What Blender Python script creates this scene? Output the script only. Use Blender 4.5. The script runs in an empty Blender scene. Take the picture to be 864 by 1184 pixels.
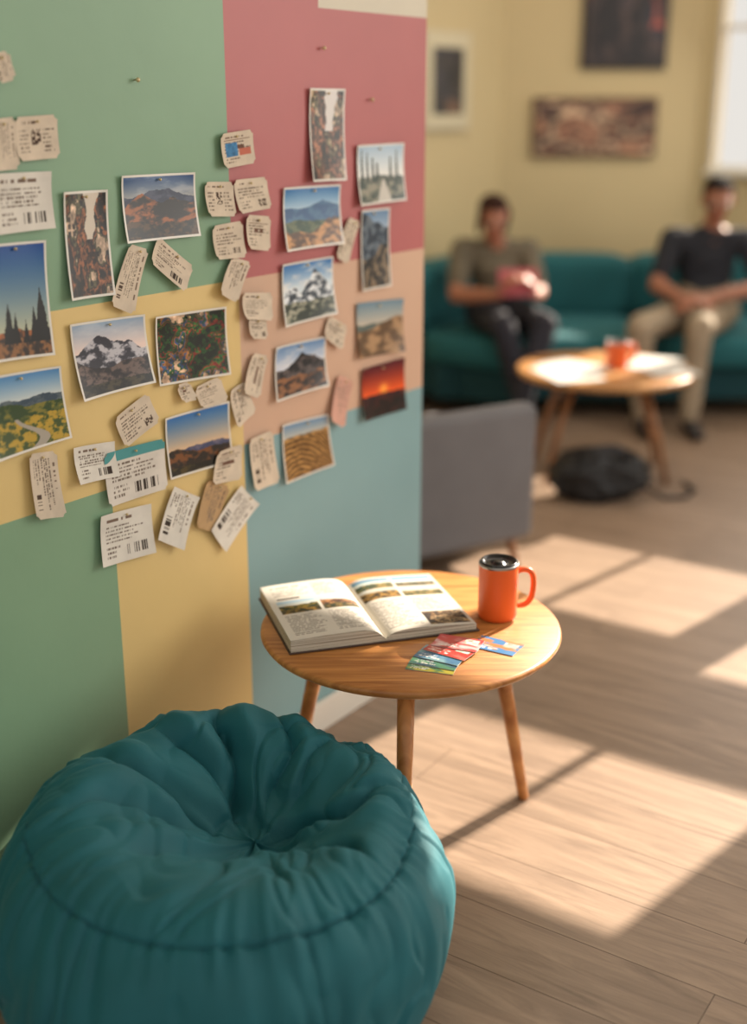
import bpy, bmesh, math, random
import numpy as np
from mathutils import Vector, Matrix, noise
random.seed(7)
col=bpy.context.scene.collection
def lin(c):
    return tuple(((v/255)/12.92 if v/255<=.04045 else ((v/255+.055)/1.055)**2.4) for v in c)
# ------------------------------------------------------------ materials
def mat(name,rgb,rough=.6,bump=0,bscale=60,var=0,vscale=3,metal=0,sheen=0,spec=.5,bdist=.002):
    m=bpy.data.materials.new(name);m.use_nodes=True
    nt=m.node_tree;b=nt.nodes['Principled BSDF'];L=nt.links.new
    c=lin(rgb);b.inputs['Base Color'].default_value=(*c,1)
    b.inputs['Roughness'].default_value=rough;b.inputs['Metallic'].default_value=metal
    b.inputs['Specular IOR Level'].default_value=spec
    if sheen:
        b.inputs['Sheen Weight'].default_value=sheen;b.inputs['Sheen Roughness'].default_value=.4
        b.inputs['Sheen Tint'].default_value=(*[min(1,v*2+.1) for v in c],1)
    tc=nt.nodes.new('ShaderNodeTexCoord')
    if var:
        n=nt.nodes.new('ShaderNodeTexNoise');n.inputs['Scale'].default_value=vscale;n.inputs['Detail'].default_value=5
        L(tc.outputs['Object'],n.inputs['Vector'])
        r=nt.nodes.new('ShaderNodeValToRGB');r.color_ramp.elements[0].position=.3;r.color_ramp.elements[1].position=.7
        r.color_ramp.elements[0].color=(*[v*(1-var) for v in c],1);r.color_ramp.elements[1].color=(*[min(1,v*(1+var)) for v in c],1)
        L(n.outputs['Fac'],r.inputs['Fac']);L(r.outputs['Color'],b.inputs['Base Color'])
    if bump:
        n=nt.nodes.new('ShaderNodeTexNoise');n.inputs['Scale'].default_value=bscale;n.inputs['Detail'].default_value=6
        L(tc.outputs['Object'],n.inputs['Vector'])
        bp=nt.nodes.new('ShaderNodeBump');bp.inputs['Strength'].default_value=bump;bp.inputs['Distance'].default_value=bdist
        L(n.outputs['Fac'],bp.inputs['Height']);L(bp.outputs['Normal'],b.inputs['Normal'])
    return m
def attrmat(name,rough=.45,spec=.4):
    m=bpy.data.materials.new(name);m.use_nodes=True;nt=m.node_tree;b=nt.nodes['Principled BSDF']
    a=nt.nodes.new('ShaderNodeAttribute');a.attribute_name='Col';nt.links.new(a.outputs['Color'],b.inputs['Base Color'])
    b.inputs['Roughness'].default_value=rough;b.inputs['Specular IOR Level'].default_value=spec
    return m
def woodmat(name,c0,c1,rot=0,scale=1,rough=.4,ring=False):
    m=bpy.data.materials.new(name);m.use_nodes=True;nt=m.node_tree;b=nt.nodes['Principled BSDF'];L=nt.links.new
    tc=nt.nodes.new('ShaderNodeTexCoord');mp=nt.nodes.new('ShaderNodeMapping')
    mp.inputs['Rotation'].default_value=(0,0,rot);mp.inputs['Scale'].default_value=(2*scale,26*scale,6*scale)
    L(tc.outputs['Object'],mp.inputs['Vector'])
    n=nt.nodes.new('ShaderNodeTexNoise');n.inputs['Scale'].default_value=3;n.inputs['Detail'].default_value=8;n.inputs['Distortion'].default_value=.6
    L(mp.outputs[0],n.inputs['Vector'])
    r=nt.nodes.new('ShaderNodeValToRGB');r.color_ramp.elements[0].position=.32;r.color_ramp.elements[1].position=.66
    r.color_ramp.elements[0].color=(*lin(c0),1);r.color_ramp.elements[1].color=(*lin(c1),1)
    L(n.outputs['Fac'],r.inputs['Fac']);L(r.outputs['Color'],b.inputs['Base Color'])
    bp=nt.nodes.new('ShaderNodeBump');bp.inputs['Strength'].default_value=.15;bp.inputs['Distance'].default_value=.001
    L(n.outputs['Fac'],bp.inputs['Height']);L(bp.outputs['Normal'],b.inputs['Normal'])
    b.inputs['Roughness'].default_value=rough
    return m
# ------------------------------------------------------------ mesh helpers
def empty(name,loc=(0,0,0)):
    e=bpy.data.objects.new(name,None);e.empty_display_size=.1;col.objects.link(e);return e
def mk(name,verts,faces,mats,parent=None,smooth=False,fm=None):
    me=bpy.data.meshes.new(name);me.from_pydata([tuple(v) for v in verts],[],faces)
    if not isinstance(mats,(list,tuple)): mats=[mats]
    for m in mats: me.materials.append(m)
    if fm:
        for p,i in zip(me.polygons,fm): p.material_index=i
    if smooth:
        me.polygons.foreach_set('use_smooth',[True]*len(me.polygons))
    me.update();o=bpy.data.objects.new(name,me);col.objects.link(o)
    if parent: o.parent=parent
    return o
def fixn(o):
    bm=bmesh.new();bm.from_mesh(o.data);bmesh.ops.recalc_face_normals(bm,faces=bm.faces);bm.to_mesh(o.data);bm.free()
def box(name,lo,hi,m,parent=None,bevel=0,frame=None,seg=3,puff=0):
    x0,y0,z0=lo;x1,y1,z1=hi
    bm=bmesh.new();bmesh.ops.create_cube(bm,size=1)
    for v in bm.verts:
        v.co=Vector(((x0+x1)/2+v.co.x*(x1-x0),(y0+y1)/2+v.co.y*(y1-y0),(z0+z1)/2+v.co.z*(z1-z0)))
    if puff:
        bmesh.ops.subdivide_edges(bm,edges=bm.edges[:],cuts=7,use_grid_fill=True)
        c=Vector(((x0+x1)/2,(y0+y1)/2,(z0+z1)/2));h=Vector(((x1-x0)/2,(y1-y0)/2,(z1-z0)/2))
        for v in bm.verts:
            q=Vector(((v.co.x-c.x)/h.x,(v.co.y-c.y)/h.y,(v.co.z-c.z)/h.z))
            p=8
            l=(abs(q.x)**p+abs(q.y)**p+abs(q.z)**p)**(1/p)
            q2=q/l
            k=Vector((1+puff*(1-q.y**2)*(1-q.z**2),1+puff*(1-q.x**2)*(1-q.z**2),1+puff*(1-q.x**2)*(1-q.y**2)))
            v.co=c+Vector((q2.x*h.x*k.x,q2.y*h.y*k.y,q2.z*h.z*k.z))
    elif bevel:
        bmesh.ops.bevel(bm,geom=bm.edges[:],offset=bevel,segments=seg,profile=.5,affect='EDGES')
    if frame is not None:
        for v in bm.verts: v.co=frame@v.co
    me=bpy.data.meshes.new(name);bm.to_mesh(me);bm.free();me.materials.append(m)
    if bevel or puff: me.polygons.foreach_set('use_smooth',[True]*len(me.polygons))
    o=bpy.data.objects.new(name,me);col.objects.link(o)
    if parent:o.parent=parent
    if bevel and not puff:
        w=o.modifiers.new('wn','WEIGHTED_NORMAL')
    return o
def tube(name,pts,rad,m,parent=None,n=16,cap=True,closed=False):
    pts=[Vector(p) for p in pts];N=len(pts)
    if not hasattr(rad,'__len__'): rad=[rad]*N
    vs=[];fs=[]
    prev=None
    for i,p in enumerate(pts):
        if closed: t=pts[(i+1)%N]-pts[i-1]
        else: t=pts[min(i+1,N-1)]-pts[max(i-1,0)]
        t.normalize()
        if prev is None:
            a=t.orthogonal().normalized()
        else:
            a=(prev-t*prev.dot(t)).normalized()
        prev=a;b=t.cross(a)
        for k in range(n):
            an=2*math.pi*k/n;vs.append(p+(a*math.cos(an)+b*math.sin(an))*rad[i])
    rg=N if closed else N-1
    for i in range(rg):
        j=(i+1)%N
        for k in range(n):
            fs.append((i*n+k,i*n+(k+1)%n,j*n+(k+1)%n,j*n+k))
    if cap and not closed:
        fs.append(tuple(range(n-1,-1,-1)));fs.append(tuple((N-1)*n+k for k in range(n)))
    return mk(name,vs,fs,m,parent,True)
def lathe(name,prof,center,m,parent=None,n=64,fm=None):
    vs=[];fs=[];cx,cy=center;mi=[]
    for r,z in prof:
        for k in range(n):
            a=2*math.pi*k/n;vs.append((cx+r*math.cos(a),cy+r*math.sin(a),z))
    for i in range(len(prof)-1):
        for k in range(n):
            fs.append((i*n+k,i*n+(k+1)%n,(i+1)*n+(k+1)%n,(i+1)*n+k));mi.append(fm[i] if fm else 0)
    o=mk(name,vs,fs,m,parent,True,mi)
    bm=bmesh.new();bm.from_mesh(o.data);bmesh.ops.remove_doubles(bm,verts=bm.verts,dist=1e-5);bmesh.ops.recalc_face_normals(bm,faces=bm.faces);bm.to_mesh(o.data);bm.free()
    return o
# ------------------------------------------------------------ numpy painting
def hsh(ix,iy,seed):
    v=np.sin(ix*127.1+iy*311.7+seed*74.7)*43758.5453
    return v-np.floor(v)
def vn(x,y,seed):
    ix=np.floor(x);iy=np.floor(y);fx=x-ix;fy=y-iy;fx=fx*fx*(3-2*fx);fy=fy*fy*(3-2*fy)
    a=hsh(ix,iy,seed);b=hsh(ix+1,iy,seed);c=hsh(ix,iy+1,seed);d=hsh(ix+1,iy+1,seed)
    return (a*(1-fx)+b*fx)*(1-fy)+(c*(1-fx)+d*fx)*fy
def fbm(x,y,seed,o=5):
    s=0;a=.5;t=0
    for i in range(o):
        s=s+a*vn(x,y,seed+i*13.7);t+=a;a*=.55;x=x*2.03+3.1;y=y*2.03+1.7
    return s/t
def mixc(a,b,t):
    t=np.clip(t,0,1)[...,None];return np.array(a)*(1-t)+np.array(b)*t
def landscape(U,V,seed,top,hor,layers,h0=.4,clouds=0):
    img=mixc(hor,top,(V-h0)/(1-h0))
    if clouds:
        c=fbm(U*4,V*9,seed+50);img=img*(1-clouds*np.clip((c-.5)*4,0,1)[...,None])+np.array((235,228,220))*clouds*np.clip((c-.5)*4,0,1)[...,None]
    for i,(base,amp,fr,ca,cb,tf,pk) in enumerate(layers):
        r=base+amp*2*(fbm(U*fr,U*0+i,seed+i*7)-.5)
        for (px,pw,ph) in pk: r=r+ph*np.clip(1-np.abs(U-px)/pw,0,1)
        t=fbm(U*tf+V*tf*.5,V*tf*1.3-U*tf*.4,seed+i*5+2)
        c=mixc(ca,cb,(t-.42)*5)
        m=(V<r)[...,None];img=np.where(m,c,img)
    return img
def patches(U,V,seed,fx,fy,pal):
    n=fbm(U*fx,V*fy,seed,4);k=fbm(U*fx*2.5,V*fy*2.5,seed+9,3)
    n=np.clip((n-.28)/.46,0,.999);idx=(n*len(pal)).astype(int)
    img=np.array(pal,float)[idx];return img*(.45+.95*k)[...,None]
def canyon(U,V,seed,a,b,sky=(190,200,205),open_=.25):
    cx=.55+.2*(V-.5);w=open_*V
    img=patches(U,V,seed,5,6,[(38,30,26),(82,60,46),a,(70,56,44),b,(190,168,146)])
    win=(hsh(np.floor(U*9),np.floor(V*14),seed)<.32)&((U*9)%1>.3)&((V*14)%1>.3)
    img=np.where(win[...,None],img*.5,img)
    m=((np.abs(U-cx)<w*.6*(fbm(V*9,V*0,seed+3)+.4))&(V>.55))[...,None]
    img=np.where(m,np.array(sky),img)
    return img
def photo_paint(kind,U,V):
    if kind=='P1': return canyon(U,V,3,(140,96,68),(96,92,70),(200,190,175),.3)
    if kind=='P2': return landscape(U,V,11,(50,80,120),(175,170,160),[(.68,.15,3,(40,50,72),(75,80,98),9,[(.65,.4,.12)]),(.55,.14,3,(38,33,30),(150,98,60),7,[(.25,.3,.2),(.7,.25,.1)]),(.25,.1,5,(20,20,18),(86,66,42),8,[])],.6,.3)
    if kind=='P3':
        img=landscape(U,V,21,(28,82,140),(185,185,160),[(.22,.05,4,(80,60,45),(160,104,64),9,[]),(.17,.03,6,(56,46,38),(140,104,70),12,[])],.2)
        for x0,h in ((.3,.50),(.42,.40),(.75,.45),(.88,.62),(.6,.33)):
            m=(V>.12)&(V<h)&(np.abs(U-x0)<(h-V)*.3*(.6+.8*fbm(V*25,U*4,5)));img=np.where(m[...,None],np.array((24,24,20)),img)
        return img
    if kind=='P4':
        img=landscape(U,V,31,(95,140,180),(215,215,205),[(.68,.06,4,(66,82,94),(100,110,114),9,[]),(.55,.05,4,(56,76,40),(128,122,62),9,[(.1,.5,.1)]),(.42,.03,3,(70,84,38),(176,150,66),12,[])],.6)
        rx=.45+.25*np.sin(V*9+.5)*(1-V);m=(np.abs(U-rx)<.09*(1-V*1.7))&(V<.42)
        return np.where(m[...,None],np.array((165,158,146)),img)
    if kind=='P5': return landscape(U,V,42,(150,168,186),(225,205,195),[(.58,.14,4,(58,58,66),(186,184,188),10,[(.35,.35,.22),(.75,.2,.12)]),(.38,.08,4,(45,40,42),(112,98,92),9,[(.0,.4,.1)]),(.15,.05,4,(28,30,26),(78,72,58),9,[])],.6,.2)
    if kind=='P6':
        return patches(U,V,52,6,5,[(22,38,24),(46,82,42),(28,56,34),(130,52,42),(62,104,56),(32,60,32),(150,108,66),(70,90,120),(48,86,44),(205,176,150)])
    if kind=='P7': return landscape(U,V,61,(66,116,166),(226,190,150),[(.42,.05,4,(76,82,106),(110,106,122),9,[]),(.35,.08,4,(48,42,36),(122,84,54),9,[(.15,.3,.1)]),(.12,.05,5,(30,30,22),(82,72,42),9,[])],.35)
    if kind=='P8': return canyon(U,V,73,(150,108,86),(116,108,84),(205,200,195),.35)
    if kind=='P9':
        img=landscape(U,V,81,(165,185,200),(220,220,215),[(.45,.06,6,(50,65,55),(140,136,120),9,[])],.5)
        for x0,hh in ((.08,.95),(.2,.9),(.32,.8),(.42,.7),(.72,.8),(.86,.92)):
            m=(V>.35)&(V<hh)&(np.abs(U-x0)<.045*(1.1-V)*(.5+fbm(V*20,U*3,4)));img=np.where(m[...,None],np.array((45,60,50)),img)
        m=(np.abs(U-.55)<.35*(.45-V))&(V<.4);return np.where(m[...,None],np.array((190,185,175)),img)
    if kind=='P10': return landscape(U,V,91,(70,120,164),(185,202,210),[(.66,.06,3,(56,92,126),(80,114,142),9,[(.7,.35,.12)]),(.45,.05,4,(52,76,62),(98,106,80),9,[]),(.25,.1,5,(84,60,38),(186,144,100),9,[(.9,.4,.2)])],.6)
    if kind=='P11':
        return landscape(U,V,101,(110,138,165),(200,205,210),[(.8,.1,2,(44,58,72),(110,120,128),9,[(0,.5,.2)]),(.4,.15,3,(42,42,42),(142,126,106),9,[(1,.5,.2)])],.6)
    if kind=='P12': return landscape(U,V,112,(76,122,170),(205,215,220),[(.52,.12,4,(60,68,76),(220,224,226),11,[(.65,.3,.35),(.2,.2,.15)]),(.3,.1,4,(45,54,40),(160,158,142),9,[])],.6,.7)
    if kind=='P13': return landscape(U,V,121,(124,146,158),(190,182,168),[(.6,.05,3,(98,108,104),(128,130,120),8,[]),(.5,.05,3,(104,84,64),(168,140,110),6,[(.9,.6,.2)])],.6)
    if kind=='P14': return landscape(U,V,133,(112,142,176),(200,205,215),[(.55,.1,4,(35,32,34),(100,92,90),9,[(.55,.3,.3),(.8,.15,.1)]),(.34,.1,4,(44,34,28),(142,104,74),9,[])],.6,.4)
    if kind=='P15':
        img=landscape(U,V,141,(92,36,48),(224,106,52),[(.42,.05,4,(45,22,28),(76,34,34),9,[]),(.25,.06,5,(22,14,18),(60,34,32),9,[])],.42)
        g=np.exp(-(((U-.5)/.1)**2+((V-.52)/.1)**2));return img+g[...,None]*np.array((60,80,40))
    if kind=='P16':
        img=landscape(U,V,151,(116,144,170),(200,195,180),[(.78,.06,4,(116,96,68),(176,146,104),9,[])],.7)
        wv=fbm(U*4,V*4,3);st=.5+.5*np.sin((V*1.6+((U-.3)**2)*1.6+wv*.25)*40);m=V<.72
        c=mixc((84,62,36),(200,162,108),st*(.3+fbm(U*12,V*12,7)))
        return np.where(m[...,None],c,img)
def vivid(img,s=1.12,c=1.14):
    g=img.mean(-1,keepdims=True);img=g+(img-g)*s;return (img-118)*c+110
def text_rows(U,V,img,u0,u1,v0,v1,rows,seed,colr=(118,104,92),dens=.62,cell=90):
    rv=(V-v0)/(v1-v0)*rows;ri=np.floor(rv);fr=rv-ri
    L=.6+.4*hsh(ri,ri*0,seed+3)
    m=(U>u0)&(U<u0+(u1-u0)*L)&(V>v0)&(V<v1)&(fr>.25)&(fr<.75)&(hsh(np.floor(U*cell),ri,seed)<dens)
    return np.where(m[...,None],np.array(colr),img)
def ticket_paint(seed,kind,U,V):
    base={'c':(216,200,178),'w':(224,218,206),'t':(190,156,114),'b':(220,212,200),'p':(216,168,150)}[kind[0]]
    img=np.ones(U.shape+(3,))*np.array(base)*(1.04-.14*fbm(U*3,V*3,seed))[...,None]
    img=text_rows(U,V,img,.12,.8,.80,.91,1,seed,(120,100,86),.6,34)
    r=int(seed)%4
    if 'q' in kind:
        m=(U>.38)&(U<.60)&(V>.34)&(V<.70)&(hsh(np.floor(U*34),np.floor(V*24),seed)<.6);img=np.where(m[...,None],np.array((80,62,52)),img)
        img=text_rows(U,V,img,.08,.34,.15,.72,6,seed+1);img=text_rows(U,V,img,.64,.93,.15,.72,6,seed+2)
    elif 'k' in kind:
        img=text_rows(U,V,img,.1,.85,.40,.76,5,seed+1)
        m=(U>.45+.03*r)&(U<.86)&(V>.12)&(V<.32)&(hsh(np.floor(U*70),U*0,seed)<.5);img=np.where(m[...,None],np.array((62,52,46)),img)
        img=text_rows(U,V,img,.1,.38,.1,.36,3,seed+5)
    else:
        img=text_rows(U,V,img,.1,.92,.40,.74,4,seed+1)
        img=text_rows(U,V,img,.1,.55,.1,.36,3,seed+4)
        if r==1:
            m=(U>.66)&(U<.88)&(V>.12)&(V<.34)&(hsh(np.floor(U*38),np.floor(V*26),seed)<.55);img=np.where(m[...,None],np.array((84,68,58)),img)
        elif r==2:
            m=(U>.60)&(U<.9)&(V>.14)&(V<.30)&(hsh(np.floor(U*60),U*0,seed)<.5);img=np.where(m[...,None],np.array((84,68,58)),img)
        elif r==3:
            m=(U>.1)&(U<.9)&(V>.76)&(V<.78);img=np.where(m[...,None],np.array((120,90,75)),img)
            img=text_rows(U,V,img,.3,.8,.44,.68,1,seed+8,(110,80,66),.75,14)
    if kind[0]=='b':
        img=np.where(((V>.8))[...,None],np.array((84,150,150)),img)
    if 'B' in kind:
        m=(U>.12)&(U<.5)&(V>.3)&(V<.7);img=np.where(m[...,None],np.array((70,120,160))*(.7+.6*fbm(U*8,V*8,seed))[...,None],img)
        m=(U>.55)&(U<.9)&(V>.3)&(V<.5);img=np.where(m[...,None],np.array((190,110,90)),img)
    return img
def color_grid(name,P,img,m,parent=None,notch=False):
    ny,nx=P.shape[:2];idx=np.arange(ny*nx).reshape(ny,nx)
    f=np.stack([idx[:-1,:-1],idx[:-1,1:],idx[1:,1:],idx[1:,:-1]],-1).reshape(-1,4)
    if notch:
        U,V=np.meshgrid((np.arange(nx-1)+.5)/(nx-1),(np.arange(ny-1)+.5)/(ny-1))
        w=np.linalg.norm(P[0,-1]-P[0,0]);h=np.linalg.norm(P[-1,0]-P[0,0]);rr=.007
        keep=np.ones(U.shape,bool)
        for a in(0,1):
            for b in(0,1): keep&=((U-a)*w)**2+((V-b)*h)**2>rr*rr
        f=f[keep.reshape(-1)]
    me=bpy.data.meshes.new(name);me.from_pydata(P.reshape(-1,3).tolist(),[],f.tolist())
    c=np.clip(img,0,255)/255;c=np.where(c<=.04045,c/12.92,((c+.055)/1.055)**2.4)
    at=me.color_attributes.new('Col','FLOAT_COLOR','POINT')
    at.data.foreach_set('color',np.concatenate([c.reshape(-1,3),np.ones((nx*ny,1))],1).astype(np.float32).reshape(-1))
    me.materials.append(m);me.polygons.foreach_set('use_smooth',[True]*len(me.polygons));me.update()
    o=bpy.data.objects.new(name,me);col.objects.link(o)
    if parent:o.parent=parent
    return o
# ============================================================ CAMERA
cam=bpy.data.cameras.new('camera');co=bpy.data.objects.new('camera',cam);col.objects.link(co)
co.location=(0,0,1.49);co.rotation_euler=(math.radians(71.5),0,0)
cam.sensor_fit='VERTICAL';cam.sensor_height=36;cam.sensor_width=36;cam.lens=1420/1184*36
cam.dof.use_dof=True;cam.dof.focus_distance=2.28;cam.dof.aperture_fstop=1.0
cam.clip_start=.05
bpy.context.scene.camera=co
sc=bpy.context.scene
sc.view_settings.view_transform='Standard';sc.view_settings.look='None';sc.view_settings.exposure=0
# ============================================================ ROOM
def paint(name,rgb): return mat(name,rgb,.48,.22,18,.06,2.5,spec=.45,bdist=.004)
m_green=paint('paint_green',(128,162,130));m_pink=paint('paint_rose',(178,99,98));m_yel=paint('paint_yellow',(220,192,128))
m_peach=paint('paint_peach',(206,170,144));m_blue=paint('paint_blue',(130,166,170));m_cream=paint('paint_cream',(205,196,174))
m_wall=mat('paint_warm_cream',(200,182,140),.7,.2,30,.04,1,bdist=.003)
m_white=mat('white_trim',(225,220,208),.45);m_ceil=mat('ceiling_white',(225,220,210),.8)
W0=Vector((0,2.93,0));D=Vector((.578,.816,0)).normalized();N=Vector((.816,-.578,0)).normalized()
def WP(s,h,o=0): return W0+D*s+N*o+Vector((0,0,h))
S0,S1,HT=-3.2,.217,3.5
sc_=[S0,-.862,-.497,-.48,-.2,S1];hc_=[0,.792,1.143,1.675,HT]
def wallcol(s,h):
    if h<.792: return 0 if s<-.862 else 2 if s<-.48 else 4
    if h<1.143: return 2 if s<-.48 else 3
    if s<-.497: return 0
    if h<1.675 or s<-.2: return 1
    return 5
vs=[];fs=[];mi=[]
for i in range(len(sc_)-1):
    for j in range(len(hc_)-1):
        b=len(vs);a0,a1,h0,h1=sc_[i],sc_[i+1],hc_[j],hc_[j+1]
        vs+=[WP(a0,h0),WP(a1,h0),WP(a1,h1),WP(a0,h1)];fs.append((b,b+1,b+2,b+3));mi.append(wallcol((a0+a1)/2,(h0+h1)/2))
b=len(vs);T=-.14
vs+=[WP(S0,0),WP(S1,0),WP(S1,HT),WP(S0,HT),WP(S0,0,T),WP(S1,0,T),WP(S1,HT,T),WP(S0,HT,T)]
for q in((4,7,6,5),(1,5,6,2),(0,3,7,4),(0,4,5,1),(3,2,6,7)):
    fs.append(tuple(b+k for k in q));mi.append(5)
wl=mk('wall_left',vs,fs,[m_green,m_pink,m_yel,m_peach,m_blue,m_cream],None,False,mi)
def frame_at(o,ax,ay):
    M=Matrix.Identity(4);
    for r in range(3):
        M[r][0]=ax[r];M[r][1]=ay[r];M[r][2]=(0,0,1)[r];M[r][3]=o[r]
    return M
FW=frame_at(W0,D,N)
box('baseboard_left',(S0,.001,0),(S1,.013,.082),m_white,None,.003,FW)
# floor
mf=bpy.data.materials.new('floor_oak_planks');mf.use_nodes=True;nt=mf.node_tree;b=nt.nodes['Principled BSDF'];L=nt.links.new
tc=nt.nodes.new('ShaderNodeTexCoord');mp=nt.nodes.new('ShaderNodeMapping');mp.inputs['Rotation'].default_value=(0,0,math.radians(33.5))
L(tc.outputs['Object'],mp.inputs['Vector'])
br=nt.nodes.new('ShaderNodeTexBrick');br.offset=.37;br.inputs['Scale'].default_value=1
br.inputs['Brick Width'].default_value=1.3;br.inputs['Row Height'].default_value=.165;br.inputs['Mortar Size'].default_value=.0014;br.inputs['Mortar Smooth'].default_value=.3
br.inputs['Color1'].default_value=(.4,.4,.4,1);br.inputs['Color2'].default_value=(.85,.85,.85,1);br.inputs['Mortar'].default_value=(0,0,0,1);br.inputs['Bias'].default_value=0
L(mp.outputs[0],br.inputs['Vector'])
m2=nt.nodes.new('ShaderNodeMapping');m2.inputs['Scale'].default_value=(.9,9,1);L(mp.outputs[0],m2.inputs['Vector'])
ad=nt.nodes.new('ShaderNodeVectorMath');ad.operation='MULTIPLY_ADD';ad.inputs[1].default_value=(9,5,3);L(br.outputs['Color'],ad.inputs[0]);L(m2.outputs[0],ad.inputs[2])
n1=nt.nodes.new('ShaderNodeTexNoise');n1.inputs['Scale'].default_value=2.6;n1.inputs['Detail'].default_value=10;n1.inputs['Distortion'].default_value=1.3;n1.inputs['Roughness'].default_value=.7
L(ad.outputs[0],n1.inputs['Vector'])
rp=nt.nodes.new('ShaderNodeValToRGB');rp.color_ramp.elements[0].position=.28;rp.color_ramp.elements[1].position=.7
rp.color_ramp.elements[0].color=(*lin((120,100,84)),1);rp.color_ramp.elements[1].color=(*lin((170,145,123)),1)
L(n1.outputs['Fac'],rp.inputs['Fac'])
mx=nt.nodes.new('ShaderNodeMix');mx.data_type='RGBA';mx.blend_type='MULTIPLY';mx.inputs['Factor'].default_value=1
rb=nt.nodes.new('ShaderNodeValToRGB');rb.color_ramp.elements[0].position=0;rb.color_ramp.elements[0].color=(.38,.33,.28,1);rb.color_ramp.elements[1].position=.85;rb.color_ramp.elements[1].color=(1.0,1.0,1.0,1)
e=rb.color_ramp.elements.new(.35);e.color=(.86,.85,.83,1)
L(br.outputs['Color'],rb.inputs['Fac']);L(rp.outputs['Color'],mx.inputs['A']);L(rb.outputs['Color'],mx.inputs['B']);L(mx.outputs['Result'],b.inputs['Base Color'])
b.inputs['Roughness'].default_value=.42;b.inputs['Specular IOR Level'].default_value=.4
bp=nt.nodes.new('ShaderNodeBump');bp.inputs['Strength'].default_value=.15;bp.inputs['Distance'].default_value=.002;L(n1.outputs['Fac'],bp.inputs['Height']);L(bp.outputs['Normal'],b.inputs['Normal'])
mk('floor',[(-4,-2,0),(7,-2,0),(7,8.5,0),(-4,8.5,0)],[(0,1,2,3)],mf)
# far-left wall, back wall, window wall
K=Vector((.70,7.10,0))
FL=frame_at(K,-D,-N)
box('wall_far_left',(-.1,0,0),(3.2,.12,3.5),m_wall,None,0,FL)
box('baseboard_far_left',(0,-.014,0),(3.0,-.001,.09),m_white,None,.003,FL)
box('wall_back',(.62,7.10,0),(1.80,7.22,3.5),m_wall)
box('baseboard_back',(.72,7.086,0),(1.78,7.099,.09),m_white,None,.003)
O=Vector((1.78,7.10,0));Wd=Vector((.834,-.552,0)).normalized();Wn=Vector((.552,.834,0)).normalized()
FWn=frame_at(O,Wd,Wn)
we=FWn@Vector((5.2,.07,0));wa_=FWn@Vector((0,.07,0))
cp=[(-4,-.6),(we.x,-.6),(we.x,we.y),(wa_.x,wa_.y),(1.80,7.22),(-4,7.22)]
vs=[(x,y,3.5) for x,y in cp]+[(x,y,3.6) for x,y in cp]
o=mk('ceiling',vs,[tuple(range(6)),tuple(range(11,5,-1))]+[(i,(i+1)%6,6+(i+1)%6,6+i) for i in range(6)],m_ceil);fixn(o)
TE=math.tan(math.radians(27))
def patch_open(q0,q1,r0,r1):
    t0=(q0+3.761)/.98;t1=(q1+3.761)/.98;rw=6.278+.199*(t0+t1)/2
    return (t0,t1,(rw-r1)*TE,(rw-r0)*TE)
wins=[(.12,1.08,1.15,2.45),patch_open(-2.56,-1.70,2.80,3.50),patch_open(-1.53,-.75,2.80,3.50),
      patch_open(-1.90,-1.04,1.54,2.26),patch_open(-1.90,-1.12,.55,1.13)]
ts=sorted(set([0,5.2]+[w[0] for w in wins]+[w[1] for w in wins]));zs=sorted(set([0,3.5]+[w[2] for w in wins]+[w[3] for w in wins]))
vs=[];fs=[]
def addbox(x0,x1,y0,y1,z0,z1):
    b=len(vs)
    for z in(z0,z1):
        for x,y in((x0,y0),(x1,y0),(x1,y1),(x0,y1)): vs.append(FWn@Vector((x,y,z)))
    for q in((0,3,2,1),(4,5,6,7),(0,1,5,4),(1,2,6,5),(2,3,7,6),(3,0,4,7)): fs.append(tuple(b+k for k in q))
for i in range(len(ts)-1):
    for j in range(len(zs)-1):
        tm=(ts[i]+ts[i+1])/2;zm=(zs[j]+zs[j+1])/2
        if any(w[0]<tm<w[1] and w[2]<zm<w[3] for w in wins): continue
        addbox(ts[i],ts[i+1],0,.07,zs[j],zs[j+1])
mk('wall_window_side',vs,fs,m_wall)
for k,(t0,t1,z0,z1) in enumerate(wins):
    e=empty('window_%d'%(k+1));g=.02
    for nm,a in(('frame_bottom',(t0,t1,z0-g,z0)),('frame_top',(t0,t1,z1,z1+g)),('frame_left',(t0-.025,t0,z0-g,z1+g)),('frame_right',(t1,t1+.025,z0-g,z1+g))):
        box(nm,(a[0],-.015,a[2]),(a[1],.06,a[3]),m_white,e,0,FWn)
    tm=(t0+t1)/2
    box('mullion',(tm-.013,.01,z0),(tm+.013,.05,z1),m_white,e,0,FWn)
    if k==0: box('glazing_bar',(t0,.01,1.85),(t1,.05,1.875),m_white,e,0,FWn)
    box('sill',(t0-.04,-.05,z0-.045),(t1+.04,0,z0-.02),m_white,e,0,FWn)
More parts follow.
